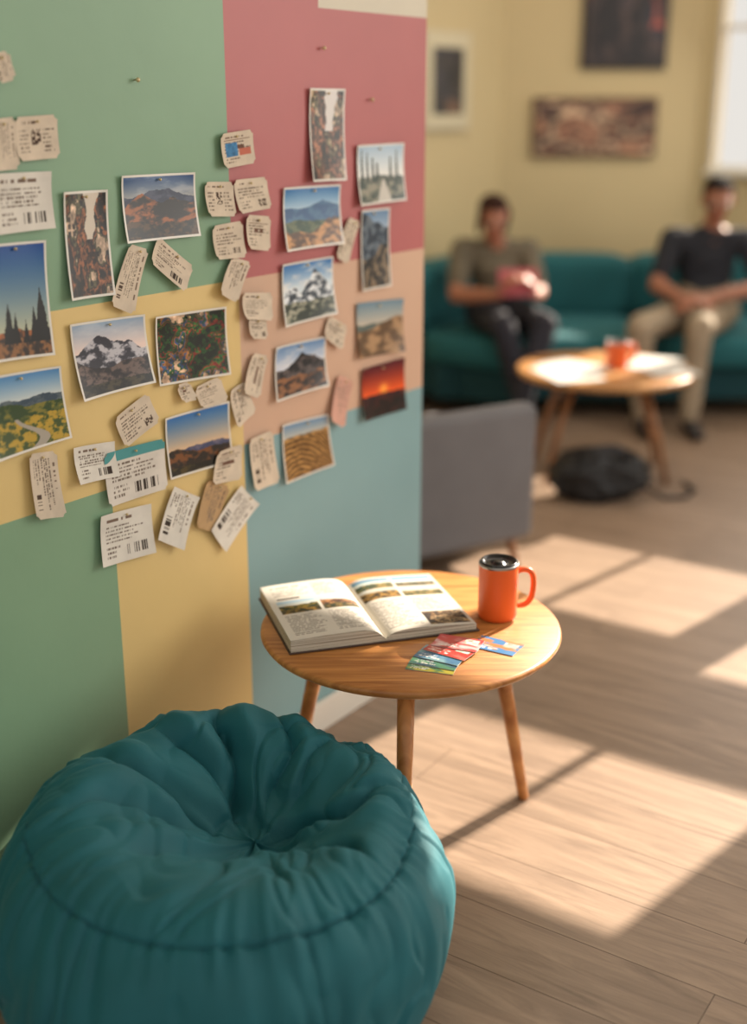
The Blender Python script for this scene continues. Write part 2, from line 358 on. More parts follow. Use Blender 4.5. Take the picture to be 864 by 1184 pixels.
# pictures
m_frame=mat('frame_dark',(38,30,28),.4);m_mat=mat('picture_mat',(205,195,165),.7);m_print=attrmat('photo_print_gloss',.35,.5)
def framed(name,lo,hi,fr,seed,pal,mcol,border,matb):
    e=empty(name)
    x0,z0=lo;x1,z1=hi
    box('frame',(x0,-.03,z0),(x1,-.002,z1),mcol,e,.004,fr)
    box('mat_board',(x0+border,-.033,z0+border),(x1-border,-.029,z1-border),m_mat,e,0,fr)
    a=border+matb;nx,nz=46,46
    U,V=np.meshgrid(np.linspace(0,1,nx),np.linspace(0,1,nz));P=np.zeros((nz,nx,3))
    for i in range(nz):
        for j in range(nx):
            P[i,j]=fr@Vector((x0+a+(x1-x0-2*a)*U[i,j],-.0345,z0+a+(z1-z0-2*a)*V[i,j]))
    color_grid('print',P,patches(U,V,seed,3,2,pal),m_print,e)
FB=frame_at(Vector((0,7.10,0)),Vector((1,0,0)),Vector((0,1,0)))
framed('framed_picture',(1.123,1.655),(1.585,2.25),FB,5,[(35,30,32),(75,60,58),(40,40,50),(170,84,68),(60,55,60)],m_frame,.03,.0)
framed('framed_picture',(.873,1.195),(1.557,1.51),FB,9,[(66,40,32),(176,128,100),(104,60,44),(210,178,145),(80,50,42),(190,140,108)],mat('frame_brown',(104,78,56),.5),.022,.0)
framed('framed_picture',(.38,1.35),(.82,1.82),FL,14,[(30,28,30),(55,48,45),(45,45,55),(120,90,70)],mat('frame_white',(200,190,165),.5),.02,.055)
# ============================================================ SOFA
m_teal=mat('sofa_teal_fabric',(24,92,98),.85,.3,220,.08,6,sheen=.2)
m_teal2=mat('sofa_teal_base',(14,62,68),.9,.2,220)
m_dark=mat('dark_metal',(30,28,27),.5)
sf=empty('corner_sofa')
box('base',(.30,5.92,.09),(2.12,6.80,.26),m_teal2,sf,.02)
for i,(a,b_) in enumerate(((.62,1.36),(1.365,2.11))):
    box('seat_cushion_%d'%(i+1),(a,5.85,.25),(b_,6.56,.42),m_teal,sf,puff=.05)
    box('back_cushion_%d'%(i+1),(a,6.50,.38),(b_,6.74,.72),m_teal,sf,puff=.06)
box('back_frame',(.55,6.70,.1),(2.12,6.80,.68),m_teal2,sf,.02)
FS=frame_at(K,-D,N)
box('left_base',(.1,.05,.09),(1.12,.76,.26),m_teal2,sf,.02,FS)
box('left_seat_cushion',(.08,.2,.25),(1.15,.80,.42),m_teal,sf,0,FS,puff=.05)
box('left_back_cushion',(.1,.04,.38),(1.15,.24,.72),m_teal,sf,0,FS,puff=.06)
for i,(x,y) in enumerate(((.72,6.0),(2.05,6.0),(2.05,6.72),(1.3,6.0))):
    tube('foot_%d'%(i+1),[(x,y,0),(x,y,.1)],[.015,.022],m_dark,sf)
for i,(x,y) in enumerate(((1.06,.7),(1.06,.12))):
    p=FS@Vector((x,y,0));tube('foot_%d'%(i+5),[p,p+Vector((0,0,.1))],[.015,.022],m_dark,sf)
# ============================================================ ARMCHAIR
m_grey=mat('armchair_grey_fabric',(106,104,106),.85,.3,260,.06,8,sheen=.2)
m_legw=woodmat('leg_wood',(120,76,44),(160,110,70),0,1,.4)
ac=empty('grey_armchair')
cd=Vector((.366,.22,0)).normalized();cn=Vector((-cd.y,cd.x,0))
FC=frame_at(Vector((-.045,3.50,0)),cd,cn)
box('back',(0,0,.11),(.680,.085,.570),m_grey,ac,.035,FC,5)
box('arm_left',(0,.07,.11),(.085,.60,.42),m_grey,ac,.03,FC,4)
box('arm_right',(.595,.07,.11),(.680,.60,.42),m_grey,ac,.03,FC,4)
box('seat_base',(.07,.07,.12),(.61,.58,.24),m_grey,ac,.02,FC)
box('seat_cushion',(.085,.08,.24),(.595,.60,.37),m_grey,ac,0,FC,puff=.05)
for i,(x,y,dx,dy) in enumerate(((.06,.05,-.02,-.02),(.61,.05,.02,-.02),(.06,.55,-.02,.02),(.61,.55,.02,.02))):
    tube('leg_%d'%(i+1),[FC@Vector((x+dx,y+dy,0)),FC@Vector((x,y,.13))],[.012,.018],m_legw,ac)
# ============================================================ BACK TABLE
m_tabw=woodmat('cafe_table_wood',(150,98,52),(192,142,86),.4,1,.4)
bt=empty('round_cafe_table');bx,by=.953,4.98
lathe('tabletop',[(0,.42),(.345,.42),(.36,.428),(.362,.44),(.357,.449),(.35,.45),(0,.45)],(bx,by),m_tabw,bt)
lathe('under_ring',[(0,.405),(.17,.405),(.18,.41),(.18,.42),(0,.42)],(bx,by),m_dark,bt,40)
for i,an in enumerate((28,150,215,325)):
    a=math.radians(an);d=Vector((math.cos(a),math.sin(a),0));c0=Vector((bx,by,0))
    tube('leg_%d'%(i+1),[c0+d*.30,c0+d*.25+Vector((0,0,.2)),c0+d*.17+Vector((0,0,.41))],[.011,.014,.017],m_legw,bt,14)
m_or=mat('mug_orange_enamel',(222,94,32),.42,.15,300,0)
def mugshape(name,c,z0,r,h,hand,lid=True):
    e=empty(name);x,y=c
    prof=[(0,z0),(r*.9,z0),(r*.96,z0+.003),(r,z0+.01),(r,z0+h*.93),(r*1.0,z0+h*.94)]
    lathe('body',prof,c,m_or,e,64)
    lathe('rim',[(r*1.0,z0+h*.93),(r*1.02,z0+h*.945),(r*1.02,z0+h*.975),(r*.98,z0+h*.98),(r*.93,z0+h*.975),(r*.92,z0+h*.9)],c,mat('brushed_steel',(150,148,145),.3,metal=1),e,64)
    if lid: lathe('lid',[(r*.93,z0+h*.93),(r*.93,z0+h),(r*.90,z0+h*1.01),(r*.86,z0+h*1.0),(r*.80,z0+h*.955),(r*.3,z0+h*.95),(r*.27,z0+h*.985),(0,z0+h*.985)],c,mat('lid_black',(24,23,24),.25),e,64)
    else: lathe('coffee',[(0,z0+h*.9),(r*.92,z0+h*.9)],c,mat('coffee_dark',(50,28,16),.2),e,64)
    hd=Vector((math.cos(hand),math.sin(hand),0));pts=[]
    P0=[(.96,.80),(1.25,.83),(1.62,.80),(1.8,.68),(1.82,.5),(1.74,.33),(1.5,.22),(1.2,.19),(.96,.2)]
    for i in range(len(P0)-1):
        for k in range(5):
            t=k/5;a=P0[max(i-1,0)];b_=P0[i];c_=P0[i+1];d_=P0[min(i+2,len(P0)-1)]
            q=[.5*((2*b_[m])+(-a[m]+c_[m])*t+(2*a[m]-5*b_[m]+4*c_[m]-d_[m])*t*t+(-a[m]+3*b_[m]-3*c_[m]+d_[m])*t**3) for m in(0,1)]
            pts.append(Vector((x,y,z0))+hd*(q[0]*r)+Vector((0,0,q[1]*h)))
    pts.append(Vector((x,y,z0))+hd*(.96*r)+Vector((0,0,.2*h)))
    tube('handle',pts,.0062*r/.042,m_or,e,12)
    return e
mugshape('orange_mug',(1.0,4.98),.451,.045,.11,.3,False)
m_paper=mat('paper_white',(200,198,192),.7)
pp=empty('paper_sheets')
for i,(x,y,w,h,a) in enumerate(((.78,4.85,.21,.28,.3),(.83,4.98,.21,.28,.8),(1.17,5.05,.21,.28,-.4),(1.19,4.93,.2,.26,.2))):
    M=Matrix.Translation((x,y,.4512+i*.0012))@Matrix.Rotation(a,4,'Z')
    box('sheet_%d'%(i+1),(-w/2,-h/2,0),(w/2,h/2,.001),m_paper,pp,0,M)
# black bag
m_bag=mat('bag_black_nylon',(22,22,24),.5,.4,60,.2,20,bdist=.01)
bg=empty('black_duffel_bag')
bm=bmesh.new();bmesh.ops.create_icosphere(bm,subdivisions=6,radius=1)
for v in bm.verts:
    p=v.co.copy();s=(abs(p.x)**3+abs(p.y)**3+abs(p.z)**3)**(1/3);p/=s
    n=noise.fractal(p*1.8,1,2,4)*.12
    crs=.05*(1-min(1,abs(noise.noise(p*2.3+Vector((3,1,7))))*6))
    z=p.z*(1-.45*p.x*p.x-.12*p.x+.25*noise.noise(Vector((p.x*1.7,p.y,4))))
    v.co=Vector((.895+p.x*.198*(1+n-crs),4.64+p.y*.115*(1+n-crs),max(.002,.098+z*.105*(1+n*2.2-crs*1.5))))
me=bpy.data.meshes.new('bag_body');bm.to_mesh(me);bm.free();me.materials.append(m_bag);me.polygons.foreach_set('use_smooth',[True]*len(me.polygons))
o=bpy.data.objects.new('bag_body',me);col.objects.link(o);o.parent=bg
m_web=mat('strap_webbing',(48,48,52),.7)
tube('carry_handle',[(.79,4.59,.155),(.80,4.55,.215),(.88,4.53,.235),(.96,4.55,.22),(.98,4.59,.15)],.010,m_web,bg,8)
tube('zip',[(.74,4.65,.12),(.81,4.65,.185),(.895,4.65,.205),(.98,4.65,.18),(1.04,4.65,.11)],.005,m_web,bg,8)
tube('shoulder_strap',[(1.06,4.63,.05),(1.14,4.59,.012),(1.23,4.61,.01),(1.29,4.70,.01),(1.27,4.80,.01)],.008,m_bag,bg,8)
# ============================================================ SIDE TABLE
tx,ty,TH=.076,2.315,.474
m_top=woodmat('oak_tabletop',(152,93,42),(196,134,72),math.radians(20),1,.38)
m_leg=woodmat('oak_leg',(160,96,46),(206,142,82),0,1,.4)
st=empty('round_side_table')
lathe('tabletop',[(0,TH-.024),(.290,TH-.024),(.302,TH-.017),(.307,TH-.009),(.306,TH-.004),(.301,TH),(0,TH)],(tx,ty),m_top,st,96)
lathe('under_ring',[(0,TH-.045),(.17,TH-.045),(.18,TH-.04),(.18,TH-.024),(0,TH-.024)],(tx,ty),m_leg,st,48)
for i,an in enumerate((22,158,266)):
    a=math.radians(an);d=Vector((math.cos(a),math.sin(a),0))
    tube('leg_%d'%(i+1),[Vector((tx,ty,0))+d*.284,Vector((tx,ty,.006))+d*.282,Vector((tx,ty,.24))+d*.235,Vector((tx,ty,TH-.03))+d*.19],[.010,.0125,.0155,.0175],m_leg,st,20)
# ============================================================ MUG
mugshape('travel_mug',(.257,2.352),TH+.0005,.0405,.124,math.radians(5))
# ============================================================ BOOK
bk=empty('open_book')
e1=Vector((.957,.29,0)).normalized();e2=Vector((-.29,.957,0)).normalized()
G0=Vector((.024,2.222,TH+.001))
PW,PL=.192,.287
FBk=frame_at(G0,e1,e2)
m_cover=mat('book_cover',(70,50,40),.6);m_page=attrmat('book_page',.6,.3)
box('cover_left',(-PW-.004,-.004,0),(-.004,PL+.004,.003),m_cover,bk,.001,FBk)
box('cover_right',(.004,-.004,0),(PW+.006,PL+.004,.003),m_cover,bk,.001,FBk)
box('spine',(-.006,-.004,0),(.006,PL+.004,.003),m_cover,bk,.001,FBk)
def ptop(x,T,E):
    return .006+(T-.006)*(1-math.exp(-x/.017))-(T-E)*(x/PW)**1.6
def edge_mat():
    m=bpy.data.materials.new('page_edges');m.use_nodes=True;nt=m.node_tree;b=nt.nodes['Principled BSDF']
    tc=nt.nodes.new('ShaderNodeTexCoord');mp=nt.nodes.new('ShaderNodeMapping');mp.inputs['Scale'].default_value=(3,3,900)
    n=nt.nodes.new('ShaderNodeTexNoise');n.inputs['Scale'].default_value=1;r=nt.nodes.new('ShaderNodeValToRGB')
    r.color_ramp.elements[0].position=.35;r.color_ramp.elements[0].color=(*lin((120,108,92)),1);r.color_ramp.elements[1].position=.6;r.color_ramp.elements[1].color=(*lin((205,196,178)),1)
    L=nt.links.new;L(tc.outputs['Object'],mp.inputs[0]);L(mp.outputs[0],n.inputs['Vector']);L(n.outputs['Fac'],r.inputs[0]);L(r.outputs[0],b.inputs['Base Color']);b.inputs['Roughness'].default_value=.8
    return m
m_edge=edge_mat()
def page_img(U,V,side):
    img=np.ones(U.shape+(3,))*np.array((200,194,182))
    def pic(u0,u1,v0,v1,kind):
        nonlocal img
        m=(U>u0)&(U<u1)&(V>v0)&(V<v1);uu=(U-u0)/(u1-u0);vv=(V-v0)/(v1-v0)
        img=np.where(m[...,None],vivid(kind(np.clip(uu,0,1),np.clip(vv,0,1)),1.1)*.92,img)
    tcx=(132,124,115)
    if side==0:
        img=text_rows(U,V,img,.08,.6,.91,.95,1,3,(90,84,78),.8,40)
        img=text_rows(U,V,img,.08,.5,.76,.89,6,5,tcx,.8,80)
        img=text_rows(U,V,img,.1,.48,.69,.735,1,9,(40,36,34),.95,60)
        pic(.07,.50,.44,.67,lambda u,v:landscape(u,v,7,(150,180,200),(220,215,200),[(.6,.1,4,(52,62,38),(150,128,66),9,[]),(.3,.1,4,(60,58,32),(160,130,70),9,[])],.6))
        pic(.53,.94,.44,.67,lambda u,v:landscape(u,v,17,(150,170,190),(220,205,190),[(.7,.1,4,(70,52,40),(160,120,84),9,[]),(.35,.1,4,(46,54,36),(124,104,64),9,[])],.6))
        img=text_rows(U,V,img,.08,.48,.06,.41,15,15,tcx,.8,80);img=text_rows(U,V,img,.54,.93,.06,.41,15,25,tcx,.8,80)
        img=text_rows(U,V,img,.54,.93,.71,.95,10,35,tcx,.8,80)
    else:
        pic(.04,.47,.77,.97,lambda u,v:landscape(u,v,27,(60,112,150),(205,208,198),[(.5,.1,4,(50,72,60),(150,130,84),9,[])],.6))
        pic(.5,.96,.77,.97,lambda u,v:landscape(u,v,37,(60,120,160),(200,210,210),[(.45,.1,4,(48,62,52),(140,124,96),9,[])],.6))
        pic(.04,.47,.58,.75,lambda u,v:landscape(u,v,47,(160,170,170),(210,190,160),[(.8,.1,4,(56,48,30),(168,134,78),9,[])],.6))
        pic(.5,.96,.58,.75,lambda u,v:landscape(u,v,57,(120,160,180),(210,200,180),[(.6,.1,4,(52,66,42),(150,130,88),9,[])],.6))
        img=text_rows(U,V,img,.07,.46,.06,.54,20,45,tcx,.8,80);img=text_rows(U,V,img,.52,.92,.3,.54,10,55,tcx,.8,80)
        pic(.52,.96,.04,.27,lambda u,v:patches(u,v,67,4,4,[(60,50,40),(112,90,66),(170,148,116),(84,76,60)]))
    return img
for side,(T_,E_) in enumerate(((.033,.027),(.024,.015))):
    sg=-1 if side==0 else 1
    nx,ny=120,170;P=np.zeros((ny,nx,3));U,V=np.meshgrid(np.linspace(0,1,nx),np.linspace(0,1,ny))
    xs=U[0]
    for j in range(nx):
        x=PW*(1-xs[j]) if side==0 else PW*xs[j]
        z=ptop(x,T_,E_)+.0006
        a=FBk@Vector((sg*x,0,z));b_=FBk@Vector((sg*x,PL,z))
        for i in range(ny):
            t=i/(ny-1);P[i,j]=a*(1-t)+b_*t
    color_grid('page_'+('left','right')[side],P,page_img(U,V,side),m_page,bk)
    vs=[];n=40
    for y in(0,PL):
        for k in range(n):
            x=PW*k/(n-1);vs.append(FBk@Vector((sg*x,y,ptop(x,T_,E_))))
        vs.append(FBk@Vector((sg*PW,y,.003)));vs.append(FBk@Vector((0,y,.003)))
    m_=n+2;fs=[tuple(range(m_)),tuple(range(2*m_-1,m_-1,-1))]+[(k,(k+1)%m_,m_+(k+1)%m_,m_+k) for k in range(m_)]
    o=mk('page_block_'+('left','right')[side],vs,fs,m_edge,bk);fixn(o)
# ============================================================ CARDS
cdk=empty('fanned_cards')
def card_paint(k,U,V):
    c=[((190,178,70),(70,120,88)),((80,134,104),(50,84,104)),((66,108,140),(118,156,164)),((168,54,50),(190,92,84)),((186,66,66),(206,164,164)),((70,124,170),(196,120,78))][k]
    n=fbm(U*3+V*2,V*4,k*9+2,3);img=mixc(c[0],c[1],(n-.45)*6)
    img=text_rows(U,V,img,.08,.6,.1,.4,3,k+3,(230,224,214),.6,40)
    m=(U>.62)&(U<.92)&(V>.5)&(V<.88);img=np.where(m[...,None],np.array((225,215,196))*(.6+.5*hsh(np.floor(U*9),np.floor(V*7),k))[...,None],img)
    return img
m_card=attrmat('glossy_card',.3,.5)
for i,(x,y,a,k) in enumerate(((.112,2.116,-16,0),(.120,2.134,-22,1),(.131,2.155,-28,2),(.150,2.176,-34,3),(.166,2.204,-22,4),(.243,2.205,-30,5))):
    z=TH+.0014+(i*.0016 if i<5 else .0002)
    M=Matrix.Translation((x,y,z))@Matrix.Rotation(math.radians(a),4,'Z')
    box('card_body_%d'%(i+1),(-.046,-.029,-.0007),(.046,.029,0),m_paper,cdk,0,M)
    U,V=np.meshgrid(np.linspace(0,1,44),np.linspace(0,1,30));P=np.zeros((30,44,3))
    for r in range(30):
        for q in range(44): P[r,q]=M@Vector((-.046+.092*U[r,q],-.029+.058*V[r,q],.0003))
    color_grid('card_print_%d'%(i+1),P,card_paint(k,U,V),m_card,cdk)
# ============================================================ BEAN BAG
m_bean=mat('beanbag_teal_velour',(13,92,101),.72,.35,350,.10,9,sheen=.35,bdist=.001)
m_seam=mat('beanbag_seam',(9,70,78),.8)
BX,BY=-.249,1.785
prof=[(0,0),(.20,0),(.31,.005),(.362,.045),(.388,.115),(.391,.19),(.380,.262),(.354,.322),(.316,.362),(.270,.382),(.220,.378),(.160,.345),(.10,.300),(.05,.274),(0,.266)]
def cr(pts,t):
    n=len(pts)-1;x=min(max(t,0),1)*n;i=min(int(x),n-1);u=x-i
    a=pts[max(i-1,0)];b=pts[i];c=pts[i+1];d=pts[min(i+2,n)]
    return [.5*((2*b[m])+(-a[m]+c[m])*u+(2*a[m]-5*b[m]+4*c[m]-d[m])*u*u+(-a[m]+3*b[m]-3*c[m]+d[m])*u**3) for m in(0,1)]
TS=7.9/14
# creases on the top panel: (angle, inner radius, outer radius, depth, width, curvature)
folds=[(100,.06,.31,.050,.016,.7),(74,.10,.31,.030,.013,-1.0),(128,.10,.28,.030,.014,-.9),(156,.06,.31,.042,.016,1.3),(190,.09,.31,.026,.013,-1.1),
 (226,.07,.26,.028,.016,1.0),(262,.16,.31,.016,.010,-.6),(300,.15,.31,.018,.010,.8),(330,.07,.30,.032,.014,-1.3),(14,.06,.31,.036,.015,1.1),(44,.12,.31,.024,.012,-.8)]
folds=[(math.radians(a),*q) for a,*q in folds]
vseams=[math.radians(a) for a in (-62,-2,58,118,178,238)]
def wrap(a): return (a+math.pi)%(2*math.pi)-math.pi
def sst(a,b,x):
    x=min(1,max(0,(x-a)/(b-a)));return x*x*(3-2*x)
def bean(ph,t,off=0):
    r,z=cr(prof,t);r2,z2=cr(prof,t+.004);r1,z1=cr(prof,t-.004)
    tr,tz=r2-r1,z2-z1;l=math.hypot(tr,tz) or 1;nr,nz=tz/l,-tr/l
    cp,sp=math.cos(ph),math.sin(ph)
    d=0
    env=sst(.50,.62,t)
    rr=max(r,.02)
    if env>0:
        dep=0
        for a,ri,ro,A,w,cv in folds:
            x=wrap(ph-a-cv*(.2-r)-.32*noise.noise(Vector((r*8,a*3,0))))*rr
            reach=sst(ri-.045,ri+.05,r)*(1-sst(ro-.10,ro,r))
            ww=w*(.5 if x>0 else 2.3)
            dep+=A*(math.exp(-math.sqrt(x*x+5e-6)/ww))*reach
            dep-=A*.40*math.exp(-((x+w*3.2)/(w*2.0))**2)*reach
        d-=dep*env
        d+=.013*env*sst(.03,.14,r)*(1-sst(.24,.33,r))
        X=Vector((cp*r*6,sp*r*6,3));X2=X+Vector((noise.noise(X*1.3),noise.noise(X*1.3+Vector((9,0,0))),0))*.9
        d+=.028*noise.noise(X2*.8)*env
        rg=1-abs(noise.noise(X2*1.8+Vector((4,4,4))))*4
        d-=.0065*max(0,rg)*env
    dt=abs(t-TS)
    pk=noise.noise(Vector((cp*9,sp*9,5)))+.7*noise.noise(Vector((cp*21,sp*21,8)))
    d+=.013*pk*math.exp(-dt/.045)-.005*math.exp(-(dt/.006)**2)
    sd=sst(0,.12,t)
    d+=.016*sd*noise.noise(Vector((cp*1.6,sp*1.6,z*4)))+.011*sd*noise.noise(Vector((cp*3.5,sp*3.5,z*5+9)))
    if t<TS:
        X=Vector((cp*3+1,sp*3,z*3.4+2));X=X+Vector((noise.noise(X*1.5),0,noise.noise(X*2)))*.7
        ridge=1-abs(noise.noise(X*1.2))*3.4
        d-=.009*max(0,ridge)*sd*sst(.0,.3,.75-t)
        for a in vseams:
            x=wrap(ph-a)*rr;d-=.004*math.exp(-(x/.003)**2)*sd+.003*math.exp(-abs(x)/.02)*sd
    cx=.05*max(0,(t-.6)/.4)
    tilt=.026*(-.45*cp+.75*sp)*max(0,min(1,(z-.2)/.18))
    r=r+nr*(d+off);z=z+nz*(d+off)+tilt*min(1,r/.2)
    return Vector((BX+cp*r+cx*.9,BY+sp*r+cx,max(0,z)))
NP,NT=640,340
vs=[];fs=[]
for i in range(NT+1):
    t=i/NT
    for k in range(NP): vs.append(bean(2*math.pi*k/NP,t))
for i in range(NT):
    for k in range(NP): fs.append((i*NP+k,i*NP+(k+1)%NP,(i+1)*NP+(k+1)%NP,(i+1)*NP+k))
bb=empty('bean_bag')
o=mk('fabric_shell',vs,fs,m_bean,bb,True);bm=bmesh.new();bm.from_mesh(o.data);bmesh.ops.remove_doubles(bm,verts=bm.verts,dist=1e-5);bmesh.ops.recalc_face_normals(bm,faces=bm.faces);bm.to_mesh(o.data);bm.free()
tube('ring_seam',[bean(2*math.pi*k/400,TS,.0) for k in range(400)],.0010,m_seam,bb,6,closed=True)
for j,a in enumerate(vseams):
    tube('side_seam_%d'%(j+1),[bean(a,.12+(TS-.12)*k/60,.0) for k in range(61)],.0008,m_seam,bb,6)
# ============================================================ WALL PHOTOS & TICKETS
PH={'P1':[(-929,1342),(-828,1341),(-832,1156),(-936,1158)],'P2':[(-793,1363),(-602,1361),(-600,1242),(-795,1244)],'P3':[(-1100,1268),(-977,1266),(-983,1070),(-1115,1077)],
'P4':[(-1126,1053),(-966,1047),(-956,914),(-1126,909)],'P5':[(-939,1116),(-756,1110),(-748,979),(-929,976)],'P6':[(-729,1101),(-529,1095),(-526,955),(-730,967)],
'P7':[(-717,900),(-529,899),(-526,767),(-714,774)],'P8':[(-242,1516),(-118,1515),(-123,1323),(-248,1326)],'P9':[(-74,1396),(113,1397),(115,1266),(-72,1264)],
'P10':[(-335,1318),(-136,1315),(-141,1187),(-343,1187)],'P11':[(-58,1253),(56,1252),(58,1069),(-59,1069)],'P12':[(-347,1160),(-168,1161),(-167,1033),(-349,1027)],
'P13':[(-77,1043),(118,1031),(112,903),(-74,914)],'P14':[(-374,987),(-197,985),(-203,873),(-385,869)],'P15':[(-57,884),(123,884),(129,752),(-58,759)],'P16':[(-358,811),(-191,803),(-173,676),(-357,675)]}
TK=[('cq',[(-1021,1465),(-931,1469),(-933,1399),(-1022,1396)]),('c',[(-1070,1462),(-1018,1466),(-1020,1384),(-1076,1383)]),('wk',[(-1073,1379),(-955,1378),(-960,1285),(-1081,1283)]),('c',[(-1054,1561),(-1020,1567),(-1016,1523),(-1050,1515)]),
('cB',[(-530,1429),(-434,1437),(-430,1372),(-526,1364)]),('cq',[(-577,1342),(-494,1338),(-493,1271),(-579,1277)]),('c',[(-494,1341),(-393,1343),(-382,1280),(-487,1275)]),('c',[(-562,1257),(-472,1261),(-468,1188),(-562,1192)]),
('c',[(-459,1272),(-383,1263),(-391,1193),(-467,1205)]),('c',[(-508,1193),(-450,1176),(-502,1099),(-558,1126)]),('c',[(-108,1243),(-65,1229),(-116,1138),(-161,1158)]),('c',[(-784,1243),(-737,1228),(-791,1114),(-845,1139)]),
('ck',[(-710,1250),(-619,1184),(-651,1138),(-741,1205)]),('c',[(-480,1117),(-384,1106),(-392,1048),(-483,1064)]),('c',[(-464,1065),(-406,1057),(-408,1011),(-463,1020)]),('c',[(-183,1031),(-114,995),(-145,944),(-210,987)]),
('c',[(-451,988),(-401,973),(-442,888),(-496,911)]),('p',[(-153,890),(-96,863),(-145,760),(-198,792)]),('c',[(-853,927),(-763,961),(-738,901),(-830,866)]),('c',[(-1056,906),(-995,899),(-992,776),(-1055,785)]),
('wk',[(-954,894),(-855,885),(-850,816),(-952,825)]),('bk',[(-883,866),(-724,862),(-727,761),(-882,762)]),('wk',[(-903,749),(-772,740),(-768,637),(-910,649)]),('wk',[(-706,759),(-635,717),(-696,621),(-766,664)]),
('c',[(-575,799),(-494,800),(-512,727),(-598,734)]),('t',[(-605,749),(-537,714),(-596,628),(-652,658)]),('wk',[(-504,710),(-447,652),(-564,576),(-609,638)]),('c',[(-474,803),(-396,808),(-380,687),(-466,686)]),
('c',[(-683,960),(-647,962),(-632,924),(-674,923)]),('c',[(-635,946),(-558,957),(-540,903),(-618,900)]),('c',[(-528,919),(-476,932),(-449,861),(-517,837)])]
def sheet(C,nx,ny,off,curl,rs):
    C=[(a/1000,b/1000) for a,b in C];TL,TR,BR,BL=C
    U,V=np.meshgrid(np.linspace(0,1,nx),np.linspace(0,1,ny))
    s=(1-V)*((1-U)*BL[0]+U*BR[0])+V*((1-U)*TL[0]+U*TR[0]);h=(1-V)*((1-U)*BL[1]+U*BR[1])+V*((1-U)*TL[1]+U*TR[1])
    a,b,c=[rs.uniform(.3,1) for _ in range(3)]
    o=off+curl*((a*(1-V)**2*U**2+b*(1-V)**2*(1-U)**2)+.25*c*(1-V)**2+.35*(V**4)*np.abs(2*U-1)**3)
    P=np.stack([W0.x+D.x*s+N.x*o,W0.y+D.y*s+N.y*o,h],-1)
    return P,U,V,(TL,TR)
m_pin=mat('pin_brass',(205,185,140),.3,metal=.6)
Rn=N.to_track_quat('Z','Y').to_matrix().to_4x4()
def pin(s,h,o,rad,name,parent):
    bm=bmesh.new();M=Matrix.Translation(WP(s,h,o+rad*.8))@Rn
    bmesh.ops.create_uvsphere(bm,u_segments=12,v_segments=8,radius=rad,matrix=M)
    bmesh.ops.create_cone(bm,segments=8,radius1=rad*.35,radius2=rad*.35,depth=o,cap_ends=True,matrix=Matrix.Translation(WP(s,h,.0008+o/2))@Rn)
    me=bpy.data.meshes.new(name);bm.to_mesh(me);bm.free();me.materials.append(m_pin);me.polygons.foreach_set('use_smooth',[True]*len(me.polygons))
    o_=bpy.data.objects.new(name,me);col.objects.link(o_)
    if parent: o_.parent=parent
rs=random.Random(11)
for i,(k,C) in enumerate(PH.items()):
    w=abs(C[1][0]-C[0][0]);h=abs(C[0][1]-C[3][1]);nx=int(w/1.3)+10;ny=int(h/1.3)+10
    P,U,V,(TL,TR)=sheet(C,nx,ny,.0035+.0006*(i%3),.014,rs)
    bu,bv=4.6/w,4.6/h
    img=vivid(photo_paint(k,np.clip((U-bu)/(1-2*bu),0,1),np.clip((V-bv)/(1-2*bv),0,1)))
    if k!='P13' and k!='P15':
        m=(U<bu)|(U>1-bu)|(V<bv)|(V>1-bv);img=np.where(m[...,None],np.array((222,217,206)),img)
    o=color_grid('travel_photo',P,img,m_print)
    pin((TL[0]+TR[0])/2+rs.uniform(-.01,.01),(TL[1]+TR[1])/2-.010,.007,.0028,'pin',o)
m_tick=attrmat('ticket_paper',.75,.2)
for i,(k,C) in enumerate(TK):
    e1_=math.dist(C[0],C[1]);e2_=math.dist(C[0],C[3])
    sw=e2_>e1_*1.1
    nx=max(24,int(e1_/1.4));ny=max(24,int(e2_/1.4))
    P,U,V,(TL,TR)=sheet(C,nx,ny,.0065+.0007*(i%5),.012,rs)
    if sw: img=ticket_paint(i+3,k,1-V,U)
    else: img=ticket_paint(i+3,k,U,V)
    o=color_grid('ticket_stub',P,img,m_tick,None,notch=(k[0]!='w'))
    pin((TL[0]+TR[0])/2,(TL[1]+TR[1])/2-.009,.010,.0026,'pin',o)
for s,h in ((-.740,1.526),(-.193,1.596),(-.017,1.493)):
    pin(s,h,.006,.0042,'push_pin',None)
